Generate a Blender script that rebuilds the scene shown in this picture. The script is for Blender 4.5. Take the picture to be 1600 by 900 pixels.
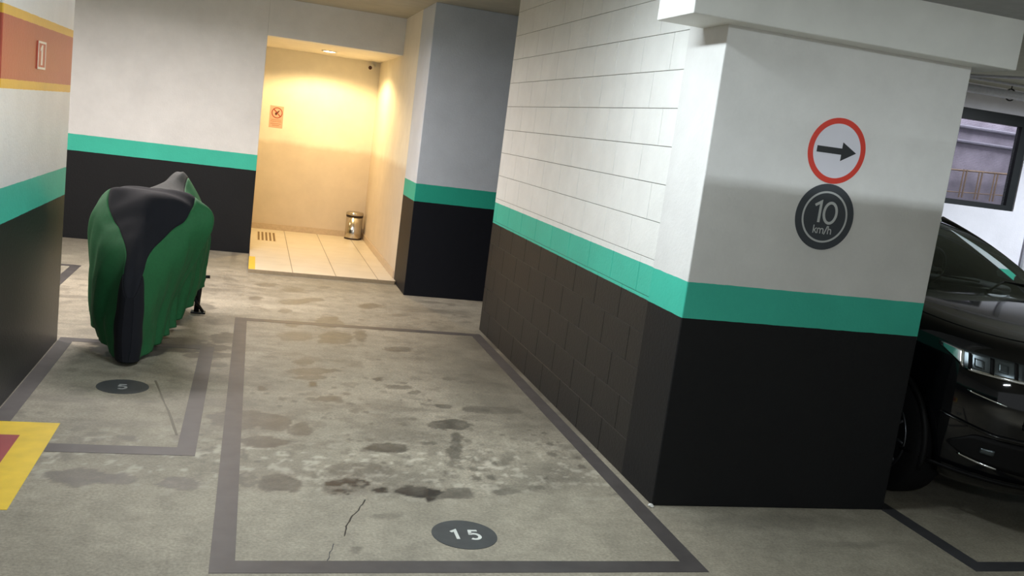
import bpy, bmesh, math, random
import numpy as np
from mathutils import Vector, Matrix, noise as mnoise

for o in list(bpy.data.objects):
    bpy.data.objects.remove(o, do_unlink=True)
scene = bpy.context.scene
C = scene.collection
rad = math.radians

# ------------------------------------------------------------------ camera
cam_d = bpy.data.cameras.new('camera')
cam_d.sensor_width = 36.0
cam_d.lens = 33.0
cam_d.clip_start = 0.05
cam = bpy.data.objects.new('camera', cam_d)
C.objects.link(cam)
cam.matrix_world = Matrix((
    (0.95784, -0.08109, -0.27562, 0.0),
    (-0.25715, 0.18582, -0.94834, 0.0),
    (0.12812, 0.97923, 0.15713, 1.8),
    (0, 0, 0, 1)))
scene.camera = cam

# ------------------------------------------------------------------ world, exposure
world = bpy.data.worlds.new('garage_ambient')
scene.world = world
world.use_nodes = True
wb = world.node_tree.nodes['Background']
wb.inputs['Color'].default_value = (0.92, 0.96, 1.0, 1)
wb.inputs['Strength'].default_value = 0.34
vs = scene.view_settings
vs.view_transform = 'Standard'
vs.look = 'None'
vs.exposure = 0.45
vs.gamma = 1.0
vs.use_curve_mapping = False

# ------------------------------------------------------------------ lamps
def area(name, loc, sx, sy, power, color, rot=(0, 0, 0), spread=180):
    d = bpy.data.lights.new(name, 'AREA')
    d.shape = 'RECTANGLE'
    d.size = sx
    d.size_y = sy
    d.energy = power
    d.color = color
    d.spread = rad(spread)
    o = bpy.data.objects.new(name, d)
    o.location = loc
    o.rotation_euler = [rad(a) for a in rot]
    C.objects.link(o)
    return o
COOL = (0.87, 0.95, 1.0)
NEUTRAL = (1.0, 0.90, 0.86)
#            x     y     z     along  power
LAMPS = [
    ('bay',     0.75, 4.30, 2.94, 'y', 54),
    ('behind', -0.60, -1.6, 2.94, 'x', 112),
    ('left',   -3.00, 8.20, 2.94, 'x', 110),
    ('blocker',    3.30, 0.60, 2.90, 'x', 118),
    ('car',     8.70, 6.60, 2.94, 'y', 115),
    ('centre', -0.60, 9.00, 2.94, 'x', 85),
]
for (n, x, y, z, al, p) in LAMPS:
    area('fluorescent_light', (x, y, z - 0.06), 1.2 if al == 'x' else 0.16, 0.16 if al == 'x' else 1.2, p, NEUTRAL if n in ('left', 'centre') else COOL,
         spread=180 if n != 'centre' else 172)
# daylight reaching the yard behind the mesh window
area('yard_daylight', (9.0, 10.0, 3.6), 3.0, 0.8, 48, (0.92, 0.9, 1.0), rot=(20, 0, 0))

# ------------------------------------------------------------------ helpers
def srgb(r, g, b):
    def f(c):
        c = c / 255.0
        return c / 12.92 if c <= 0.04045 else ((c + 0.055) / 1.055) ** 2.4
    return (f(r), f(g), f(b), 1.0)

def new_mat(name):
    m = bpy.data.materials.new(name)
    m.use_nodes = True
    nt = m.node_tree
    b = nt.nodes['Principled BSDF']
    return m, nt, b

def node(nt, t, **kw):
    n = nt.nodes.new(t)
    for k, v in kw.items():
        setattr(n, k, v)
    return n

def simple(name, col, rough=0.6, metal=0.0, nscale=30.0, namt=0.08, bump=0.0, coat=0.0, ior=1.45, spec=0.5):
    m, nt, b = new_mat(name)
    tc = node(nt, 'ShaderNodeNewGeometry')
    nz = node(nt, 'ShaderNodeTexNoise')
    nz.inputs['Scale'].default_value = nscale
    nz.inputs['Detail'].default_value = 4
    nt.links.new(tc.outputs['Position'], nz.inputs['Vector'])
    mx = node(nt, 'ShaderNodeMix', data_type='RGBA', blend_type='MULTIPLY')
    mx.inputs['Factor'].default_value = 1.0
    mr = node(nt, 'ShaderNodeMapRange')
    mr.inputs['From Min'].default_value = 0.3
    mr.inputs['From Max'].default_value = 0.7
    mr.inputs['To Min'].default_value = 1 - namt
    mr.inputs['To Max'].default_value = 1 + namt
    nt.links.new(nz.outputs['Fac'], mr.inputs['Value'])
    mx.inputs['A'].default_value = col
    nt.links.new(mr.outputs['Result'], mx.inputs['B'])
    nt.links.new(mx.outputs['Result'], b.inputs['Base Color'])
    b.inputs['Roughness'].default_value = rough
    b.inputs['Metallic'].default_value = metal
    b.inputs['IOR'].default_value = ior
    b.inputs['Specular IOR Level'].default_value = spec
    b.inputs['Coat Weight'].default_value = coat
    b.inputs['Coat Roughness'].default_value = 0.05
    if bump:
        bp = node(nt, 'ShaderNodeBump')
        bp.inputs['Strength'].default_value = bump
        bp.inputs['Distance'].default_value = 0.004
        nt.links.new(nz.outputs['Fac'], bp.inputs['Height'])
        nt.links.new(bp.outputs['Normal'], b.inputs['Normal'])
    return m

WHITE = srgb(222, 222, 220)
TEAL = srgb(66, 188, 164)
BLACK = srgb(25, 26, 28)
def banded(name, bands, rough=0.55, bump=0.25, wob=0.006, dirt=0.06, spec=0.22, interp='CONSTANT', wscale=14):
    """painted plaster: colour set by height above the floor, bands = [(z_from, colour)]"""
    m, nt, b = new_mat(name)
    g = node(nt, 'ShaderNodeNewGeometry')
    sp = node(nt, 'ShaderNodeSeparateXYZ')
    nt.links.new(g.outputs['Position'], sp.inputs[0])
    wn = node(nt, 'ShaderNodeTexNoise')
    wn.inputs['Scale'].default_value = wscale
    nt.links.new(g.outputs['Position'], wn.inputs['Vector'])
    ma = node(nt, 'ShaderNodeMath', operation='MULTIPLY_ADD')
    ma.inputs[1].default_value = wob
    nt.links.new(wn.outputs['Fac'], ma.inputs[0])
    nt.links.new(sp.outputs['Z'], ma.inputs[2])
    dv = node(nt, 'ShaderNodeMath', operation='DIVIDE')
    dv.inputs[1].default_value = 4.0
    nt.links.new(ma.outputs[0], dv.inputs[0])
    cr = node(nt, 'ShaderNodeValToRGB')
    cr.color_ramp.interpolation = interp
    el = cr.color_ramp.elements
    while len(el) > 1:
        el.remove(el[-1])
    el[0].position = 0.0
    el[0].color = bands[0][1]
    for z, c in bands[1:]:
        e = el.new((z + wob * 0.5) / 4.0)
        e.color = c
    nt.links.new(dv.outputs[0], cr.inputs[0])
    n2 = node(nt, 'ShaderNodeTexNoise')
    n2.inputs['Scale'].default_value = 3.0
    n2.inputs['Detail'].default_value = 8
    n2.inputs['Roughness'].default_value = 0.65
    nt.links.new(g.outputs['Position'], n2.inputs['Vector'])
    mr = node(nt, 'ShaderNodeMapRange')
    mr.inputs['From Min'].default_value = 0.3
    mr.inputs['From Max'].default_value = 0.7
    mr.inputs['To Min'].default_value = 1 - dirt
    mr.inputs['To Max'].default_value = 1 + dirt
    nt.links.new(n2.outputs['Fac'], mr.inputs['Value'])
    mx = node(nt, 'ShaderNodeMix', data_type='RGBA', blend_type='MULTIPLY')
    mx.inputs['Factor'].default_value = 1
    nt.links.new(cr.outputs['Color'], mx.inputs['A'])
    nt.links.new(mr.outputs['Result'], mx.inputs['B'])
    nt.links.new(mx.outputs['Result'], b.inputs['Base Color'])
    b.inputs['Roughness'].default_value = rough
    b.inputs['Specular IOR Level'].default_value = spec
    n3 = node(nt, 'ShaderNodeTexNoise')
    n3.inputs['Scale'].default_value = 55
    n3.inputs['Detail'].default_value = 5
    nt.links.new(g.outputs['Position'], n3.inputs['Vector'])
    bp = node(nt, 'ShaderNodeBump')
    bp.inputs['Strength'].default_value = bump
    bp.inputs['Distance'].default_value = 0.006
    nt.links.new(n3.outputs['Fac'], bp.inputs['Height'])
    nt.links.new(bp.outputs['Normal'], b.inputs['Normal'])
    return m

def set_props(o, label=None, cat=None, group=None, kind=None):
    if label: o['label'] = label
    if cat: o['category'] = cat
    if group: o['group'] = group
    if kind: o['kind'] = kind
    return o

def obj(name, bm, mat, parent=None, smooth=False, loc=None):
    me = bpy.data.meshes.new(name)
    bmesh.ops.recalc_face_normals(bm, faces=bm.faces[:])
    bm.to_mesh(me)
    bm.free()
    if mat: me.materials.append(mat)
    if smooth:
        for p in me.polygons: p.use_smooth = True
    o = bpy.data.objects.new(name, me)
    C.objects.link(o)
    if parent:
        o.parent = parent
        o.matrix_parent_inverse = Matrix.Translation(-Vector(parent.location))
    elif loc is not None:
        me.transform(Matrix.Translation(-Vector(loc)))
        o.location = loc
    return o

def thing(name, loc, label, cat, group=None):
    o = bpy.data.objects.new(name, None)
    o.empty_display_size = 0.1
    o.location = loc
    C.objects.link(o)
    set_props(o, label, cat, group)
    return o

def box(bm, a, b, bev=0.0, seg=2):
    v = []
    r = bmesh.ops.create_cube(bm, size=1.0)
    vs_ = r['verts']
    ce = [(a[i] + b[i]) / 2 for i in range(3)]
    sz = [abs(b[i] - a[i]) for i in range(3)]
    for q in vs_:
        q.co = Vector([ce[i] + q.co[i] * sz[i] for i in range(3)])
    if bev:
        es = set()
        for q in vs_:
            es.update(q.link_edges)
        bmesh.ops.bevel(bm, geom=list(es), offset=bev, segments=seg, affect='EDGES', profile=0.5)
    return bm

def boxobj(name, a, b, mat, parent=None, bev=0.0, loc=None):
    bm = bmesh.new()
    box(bm, a, b, bev)
    return obj(name, bm, mat, parent, loc=loc)

def tube(bm, p, r, n=12, caps=True):
    """round tube through the points p"""
    p = [Vector(q) for q in p]
    rr = r if isinstance(r, (list, tuple)) else [r] * len(p)
    rings = []
    up = None
    for i, q in enumerate(p):
        d = (p[min(i + 1, len(p) - 1)] - p[max(i - 1, 0)]).normalized()
        if up is None:
            up = Vector((0, 0, 1)) if abs(d.z) < 0.9 else Vector((1, 0, 0))
        s = d.cross(up).normalized()
        up = s.cross(d).normalized()
        rings.append([bm.verts.new(q + rr[i] * (math.cos(a) * s + math.sin(a) * up)) for a in [2 * math.pi * k / n for k in range(n)]])
    for i in range(len(rings) - 1):
        for k in range(n):
            bm.faces.new((rings[i][k], rings[i][(k + 1) % n], rings[i + 1][(k + 1) % n], rings[i + 1][k]))
    if caps:
        bm.faces.new(rings[0][::-1])
        bm.faces.new(rings[-1])
    return bm

def lathe(bm, prof, n=32, axis='z', c=(0, 0, 0)):
    rings = []
    for (r, h) in prof:
        ring = []
        for k in range(n):
            a = 2 * math.pi * k / n
            if axis == 'z': q = (r * math.cos(a), r * math.sin(a), h)
            elif axis == 'x': q = (h, r * math.cos(a), r * math.sin(a))
            else: q = (r * math.cos(a), h, r * math.sin(a))
            ring.append(bm.verts.new((q[0] + c[0], q[1] + c[1], q[2] + c[2])))
        rings.append(ring)
    for i in range(len(rings) - 1):
        for k in range(n):
            bm.faces.new((rings[i][k], rings[i][(k + 1) % n], rings[i + 1][(k + 1) % n], rings[i + 1][k]))
    bm.faces.new(rings[0][::-1])
    bm.faces.new(rings[-1])
    return bm

def ringflat(bm, r0, r1, M, th, n=64):
    """flat ring (r0 inner, 0 = disc) of thickness th, plane XY then transformed by M"""
    lo = 0.0
    def circ(r, z): return [bm.verts.new(M @ Vector((r * math.cos(2 * math.pi * k / n), r * math.sin(2 * math.pi * k / n), z))) for k in range(n)]
    o0, o1 = circ(r1, 0), circ(r1, th)
    for k in range(n):
        bm.faces.new((o0[k], o0[(k + 1) % n], o1[(k + 1) % n], o1[k]))
    if r0 <= 0:
        bm.faces.new(o1)
        bm.faces.new(o0[::-1])
    else:
        i0, i1 = circ(r0, 0), circ(r0, th)
        for k in range(n):
            j = (k + 1) % n
            bm.faces.new((i0[k], i1[k], i1[j], i0[j]))
            bm.faces.new((o1[k], o1[j], i1[j], i1[k]))
            bm.faces.new((o0[k], i0[k], i0[j], o0[j]))
    return bm

def polyflat(bm, pts, M, th):
    lo = [bm.verts.new(M @ Vector((x, y, 0))) for x, y in pts]
    hi = [bm.verts.new(M @ Vector((x, y, th))) for x, y in pts]
    n = len(pts)
    bm.faces.new(hi)
    bm.faces.new(lo[::-1])
    for k in range(n):
        bm.faces.new((lo[k], lo[(k + 1) % n], hi[(k + 1) % n], hi[k]))
    return bm

GLYPH = {   # strokes on a unit-high body, (advance, [polylines])
    '1': (0.42, [[(0.06, 0.80), (0.30, 0.98), (0.30, 0.0)]]),
    '5': (0.62, [[(0.52, 0.95), (0.14, 0.95), (0.10, 0.56)] + [(0.27 + 0.27 * math.cos(a), 0.30 + 0.30 * math.sin(a)) for a in [rad(d) for d in range(122, -141, -14)]]]),
    '0': (0.66, [[(0.33 + 0.27 * math.cos(rad(d)), 0.49 + 0.49 * math.sin(rad(d))) for d in range(0, 361, 12)]]),
    'k': (0.50, [[(0.08, 0.0), (0.08, 1.0)], [(0.44, 0.66), (0.10, 0.30)], [(0.20, 0.40), (0.46, 0.0)]]),
    'm': (0.90, [[(0.08, 0.0), (0.08, 0.66)], [(0.08, 0.42), (0.14, 0.58), (0.26, 0.64), (0.38, 0.58), (0.42, 0.42), (0.42, 0.0)], [(0.42, 0.42), (0.50, 0.58), (0.62, 0.64), (0.74, 0.58), (0.78, 0.42), (0.78, 0.0)]]),
    '/': (0.38, [[(0.02, -0.08), (0.34, 1.0)]]),
    'h': (0.58, [[(0.08, 0.0), (0.08, 1.0)], [(0.08, 0.42), (0.15, 0.58), (0.27, 0.64), (0.40, 0.58), (0.45, 0.42), (0.45, 0.0)]]),
}
def ribbon(bm, pts, w, M, th):
    P = [Vector((x, y, 0)) for x, y in pts]
    closed = (P[0] - P[-1]).length < 1e-4
    if closed: P = P[:-1]
    n = len(P); L = []
    for i, p in enumerate(P):
        a = P[(i - 1) % n] if (closed or i > 0) else None
        b = P[(i + 1) % n] if (closed or i < n - 1) else None
        d1 = (p - a).normalized() if a is not None else None
        d2 = (b - p).normalized() if b is not None else None
        if d1 is None: d1 = d2
        if d2 is None: d2 = d1
        t = (d1 + d2).normalized(); nn = Vector((-t.y, t.x, 0))
        k = w / 2 / max(0.45, nn.dot(Vector((-d1.y, d1.x, 0))))
        L.append((p + nn * k, p - nn * k))
    lo = [[bm.verts.new(M @ q) for q in l] for l in L]
    hi = [[bm.verts.new(M @ (q + Vector((0, 0, th)))) for q in l] for l in L]
    m = n if closed else n - 1
    for i in range(m):
        j = (i + 1) % n
        bm.faces.new((hi[i][0], hi[i][1], hi[j][1], hi[j][0]))
        bm.faces.new((lo[i][0], hi[i][0], hi[j][0], lo[j][0]))
        bm.faces.new((lo[i][1], lo[j][1], hi[j][1], hi[i][1]))
    if not closed:
        for i in (0, n - 1): bm.faces.new((lo[i][0], lo[i][1], hi[i][1], hi[i][0]))
def text_bm(s, size, M, th, weight=0.12, xs=1.0):
    bm = bmesh.new()
    tw = sum(GLYPH[c][0] for c in s); x = -tw / 2
    for c in s:
        for pl in GLYPH[c][1]:
            ribbon(bm, [((x + a) * size * xs, (b - 0.5) * size) for a, b in pl], weight * size, M, th)
        x += GLYPH[c][0]
    return bm
# ------------------------------------------------------------------ materials
M_wall = banded('paint_black_teal_white', [(0, BLACK), (1.0, TEAL), (1.2, WHITE)])
M_block = banded('paint_blockwork', [(0, srgb(32, 31, 30)), (1.0, TEAL), (1.2, srgb(232, 233, 230))], rough=0.5, bump=0.35, wob=0.004, spec=0.4)
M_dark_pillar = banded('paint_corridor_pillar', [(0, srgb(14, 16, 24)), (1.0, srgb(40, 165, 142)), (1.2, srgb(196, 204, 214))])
M_left = banded('paint_red_band_pillar', [(0, BLACK), (1.02, TEAL), (1.215, WHITE), (1.703, srgb(226, 176, 50)), (1.757, srgb(178, 74, 52)), (2.06, srgb(226, 176, 50)), (2.11, WHITE)], rough=0.36, spec=0.6)
M_plain = simple('paint_white', WHITE, 0.6, nscale=5, namt=0.04, bump=0.1)
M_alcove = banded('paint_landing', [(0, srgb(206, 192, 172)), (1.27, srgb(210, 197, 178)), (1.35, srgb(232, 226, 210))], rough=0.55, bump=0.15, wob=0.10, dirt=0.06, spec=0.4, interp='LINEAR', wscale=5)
M_ceil = simple('ceiling_paint', srgb(170, 168, 155), 0.8, nscale=6, namt=0.06, bump=0.2)
M_beam = simple('beam_paint', srgb(226, 227, 223), 0.6, nscale=6, namt=0.04, bump=0.25)
M_line = simple('worn_grey_line_paint', srgb(74, 70, 69), 0.5, nscale=9, namt=0.16, bump=0.1)
M_line2 = simple('worn_dark_line_paint', srgb(62, 62, 64), 0.5, nscale=9, namt=0.15, bump=0.1)
M_disc = simple('marker_dark_paint', srgb(64, 67, 68), 0.55, nscale=14, namt=0.14)
M_digit = simple('marker_white_paint', srgb(205, 208, 202), 0.6, nscale=20, namt=0.08)
M_digit_old = simple('marker_faded_paint', srgb(150, 152, 150), 0.6, nscale=40, namt=0.25)
M_yellow = simple('yellow_floor_paint', srgb(226, 190, 42), 0.5, nscale=8, namt=0.10)
M_redfl = simple('red_floor_paint', srgb(150, 48, 52), 0.5, nscale=8, namt=0.08)
M_sign_white = simple('sign_white_vinyl', srgb(222, 222, 232), 0.35, nscale=5, namt=0.01)
M_sign_red = simple('sign_red_vinyl', srgb(214, 62, 46), 0.35, nscale=5, namt=0.02)
M_sign_blk = simple('sign_black_vinyl', srgb(40, 43, 45), 0.35, nscale=5, namt=0.02)
M_sign_grey = simple('sign_charcoal_vinyl', srgb(62, 68, 74), 0.4, nscale=5, namt=0.03)
M_sign_ltr = simple('sign_lettering', srgb(196, 200, 200), 0.4, nscale=5, namt=0.02)
M_green = simple('cover_green_nylon', srgb(30, 96, 54), 0.75, nscale=60, namt=0.08, bump=0.05)
M_navy = simple('cover_black_nylon', srgb(11, 13, 22), 0.9, nscale=60, namt=0.1, bump=0.05)
M_greytop = simple('cover_dark_grey_nylon', srgb(58, 60, 58), 0.8, nscale=60, namt=0.1)
M_rubber = simple('rubber', srgb(17, 17, 19), 0.8, nscale=60, namt=0.1, bump=0.2, spec=0.2)
M_blkmetal = simple('black_metal', srgb(30, 30, 31), 0.4, metal=0.6)
M_steel = simple('brushed_steel', srgb(196, 190, 180), 0.2, metal=1.0, nscale=20, namt=0.04)
M_chrome = simple('chrome', srgb(225, 228, 230), 0.12, metal=1.0, namt=0.01)
M_carpaint = simple('black_car_paint', srgb(6, 7, 9), 0.5, nscale=400, namt=0.2, coat=1.0, spec=0.05)
M_cartrim = simple('black_plastic_trim', srgb(12, 12, 13), 0.6, nscale=80, namt=0.1, spec=0.2)
M_dark = simple('dark_interior', srgb(24, 24, 26), 0.8)
M_lampint = simple('lamp_reflector', srgb(90, 98, 102), 0.25, metal=0.8)
M_pipe = simple('pipe_white_pvc', srgb(196, 196, 206), 0.4)
M_frame = simple('frame_black_steel', srgb(24, 28, 32), 0.5)
M_wood = simple('rack_brown_metal', srgb(140, 118, 92), 0.5)
M_yard = simple('yard_wall_plaster', srgb(150, 146, 158), 0.8, nscale=6, namt=0.2, bump=0.4)
M_gasket = simple('dark_band', srgb(48, 34, 26), 0.5)
M_paper = simple('notice_paper', srgb(218, 172, 150), 0.6, namt=0.01)
M_notice_red = simple('notice_ring_red', srgb(150, 60, 40), 0.5)
M_notice_blk = simple('notice_ink', srgb(60, 30, 20), 0.6)
M_notice_text = simple('notice_text_ink', srgb(176, 128, 100), 0.6)
M_plaster = simple('plaster_crumb', srgb(215, 214, 208), 0.9, bump=0.4)

def glass_mat(name, col, rough=0.03, alpha_t=0.6):
    m, nt, b = new_mat(name)
    out = nt.nodes['Material Output']
    gl = node(nt, 'ShaderNodeBsdfGlossy')
    gl.inputs['Roughness'].default_value = rough
    gl.inputs['Color'].default_value = (0.9, 1, 0.97, 1)
    tr = node(nt, 'ShaderNodeBsdfTransparent')
    tr.inputs['Color'].default_value = col
    fr = node(nt, 'ShaderNodeFresnel')
    fr.inputs['IOR'].default_value = 1.6
    mx = node(nt, 'ShaderNodeMixShader')
    nt.links.new(fr.outputs[0], mx.inputs[0])
    nt.links.new(tr.outputs[0], mx.inputs[1])
    nt.links.new(gl.outputs[0], mx.inputs[2])
    nt.links.new(mx.outputs[0], out.inputs['Surface'])
    nt.nodes.remove(b)
    return m
M_glass = glass_mat('windscreen_glass', (0.62, 0.70, 0.67, 1))
M_lens = glass_mat('lamp_lens', (0.85, 0.9, 0.9, 1))

def emis(name, col, s):
    m, nt, b = new_mat(name)
    b.inputs['Base Color'].default_value = (0.8, 0.8, 0.8, 1)
    b.inputs['Emission Color'].default_value = col
    b.inputs['Emission Strength'].default_value = s
    return m

# tiles of the raised landing
def tile_mat():
    m, nt, b = new_mat('cream_porcelain_tiles')
    g = node(nt, 'ShaderNodeNewGeometry')
    sp = node(nt, 'ShaderNodeSeparateXYZ')
    nt.links.new(g.outputs['Position'], sp.inputs[0])
    def line(sock, off, size, half):
        a = node(nt, 'ShaderNodeMath', operation='ADD'); a.inputs[1].default_value = off
        nt.links.new(sock, a.inputs[0])
        p = node(nt, 'ShaderNodeMath', operation='PINGPONG'); p.inputs[1].default_value = size / 2
        nt.links.new(a.outputs[0], p.inputs[0])
        l = node(nt, 'ShaderNodeMath', operation='LESS_THAN'); l.inputs[1].default_value = half
        nt.links.new(p.outputs[0], l.inputs[0])
        return l
    lx = line(sp.outputs['X'], 10 * 0.47 - 0.52 + 0.0, 0.47, 0.004)
    ly = line(sp.outputs['Y'], -10.42, 0.47, 0.0016)
    mxm = node(nt, 'ShaderNodeMath', operation='MAXIMUM')
    nt.links.new(lx.outputs[0], mxm.inputs[0])
    nt.links.new(ly.outputs[0], mxm.inputs[1])
    nz = node(nt, 'ShaderNodeTexNoise'); nz.inputs['Scale'].default_value = 4
    nt.links.new(g.outputs['Position'], nz.inputs['Vector'])
    cr = node(nt, 'ShaderNodeValToRGB')
    cr.color_ramp.elements[0].color = srgb(206, 196, 176)
    cr.color_ramp.elements[1].color = srgb(226, 218, 200)
    nt.links.new(nz.outputs['Fac'], cr.inputs[0])
    mx = node(nt, 'ShaderNodeMix', data_type='RGBA')
    nt.links.new(mxm.outputs[0], mx.inputs['Factor'])
    nt.links.new(cr.outputs[0], mx.inputs['A'])
    mx.inputs['B'].default_value = srgb(110, 96, 74)
    nt.links.new(mx.outputs['Result'], b.inputs['Base Color'])
    b.inputs['Roughness'].default_value = 0.3
    return m
M_tile = tile_mat()

# concrete floor; 'stain' is a point attribute holding oil stains, cracks and damp patches
def floor_mat():
    m, nt, b = new_mat('stained_concrete')
    g = node(nt, 'ShaderNodeNewGeometry')
    at = node(nt, 'ShaderNodeAttribute'); at.attribute_name = 'stain'
    sc = node(nt, 'ShaderNodeSeparateColor')
    nt.links.new(at.outputs['Color'], sc.inputs[0])
    def nzf(scale, detail=6, rough=0.6):
        n = node(nt, 'ShaderNodeTexNoise')
        n.inputs['Scale'].default_value = scale
        n.inputs['Detail'].default_value = detail
        n.inputs['Roughness'].default_value = rough
        nt.links.new(g.outputs['Position'], n.inputs['Vector'])
        return n
    big, mid, fine = nzf(0.9, 8, 0.7), nzf(7, 8, 0.7), nzf(70, 4, 0.7)
    c1 = node(nt, 'ShaderNodeValToRGB')
    c1.color_ramp.elements[0].position = 0.35
    c1.color_ramp.elements[0].color = srgb(134, 128, 113)
    c1.color_ramp.elements[1].position = 0.65
    c1.color_ramp.elements[1].color = srgb(158, 151, 134)
    nt.links.new(big.outputs['Fac'], c1.inputs[0])
    # darker dust worn into patches
    c2 = node(nt, 'ShaderNodeMapRange')
    c2.inputs['From Min'].default_value = 0.32; c2.inputs['From Max'].default_value = 0.62
    c2.inputs['To Min'].default_value = 0.78; c2.inputs['To Max'].default_value = 1.08
    nt.links.new(mid.outputs['Fac'], c2.inputs['Value'])
    c3 = node(nt, 'ShaderNodeMapRange')
    c3.inputs['From Min'].default_value = 0.3; c3.inputs['From Max'].default_value = 0.7
    c3.inputs['To Min'].default_value = 0.72; c3.inputs['To Max'].default_value = 1.24
    nt.links.new(fine.outputs['Fac'], c3.inputs['Value'])
    m1 = node(nt, 'ShaderNodeMath', operation='MULTIPLY')
    nt.links.new(c2.outputs[0], m1.inputs[0]); nt.links.new(c3.outputs[0], m1.inputs[1])
    mx = node(nt, 'ShaderNodeMix', data_type='RGBA', blend_type='MULTIPLY')
    mx.inputs['Factor'].default_value = 1
    nt.links.new(c1.outputs[0], mx.inputs['A']); nt.links.new(m1.outputs[0], mx.inputs['B'])
    mx2 = node(nt, 'ShaderNodeMix', data_type='RGBA')
    nt.links.new(sc.outputs[0], mx2.inputs['Factor'])
    nt.links.new(mx.outputs['Result'], mx2.inputs['A'])
    mx2.inputs['B'].default_value = srgb(42, 38, 34)
    # pale scuffed specks (green channel)
    mx3 = node(nt, 'ShaderNodeMix', data_type='RGBA')
    nt.links.new(sc.outputs[1], mx3.inputs['Factor'])
    nt.links.new(mx2.outputs['Result'], mx3.inputs['A'])
    mx3.inputs['B'].default_value = srgb(186, 180, 164)
    nt.links.new(mx3.outputs['Result'], b.inputs['Base Color'])
    b.inputs['Roughness'].default_value = 0.62
    rr = node(nt, 'ShaderNodeMapRange')
    rr.inputs['To Min'].default_value = 0.66; rr.inputs['To Max'].default_value = 0.42
    nt.links.new(sc.outputs[0], rr.inputs['Value'])
    nt.links.new(rr.outputs[0], b.inputs['Roughness'])
    bp = node(nt, 'ShaderNodeBump')
    bp.inputs['Strength'].default_value = 0.25
    bp.inputs['Distance'].default_value = 0.004
    nt.links.new(fine.outputs['Fac'], bp.inputs['Height'])
    nt.links.new(bp.outputs['Normal'], b.inputs['Normal'])
    return m
M_floor = floor_mat()

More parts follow.
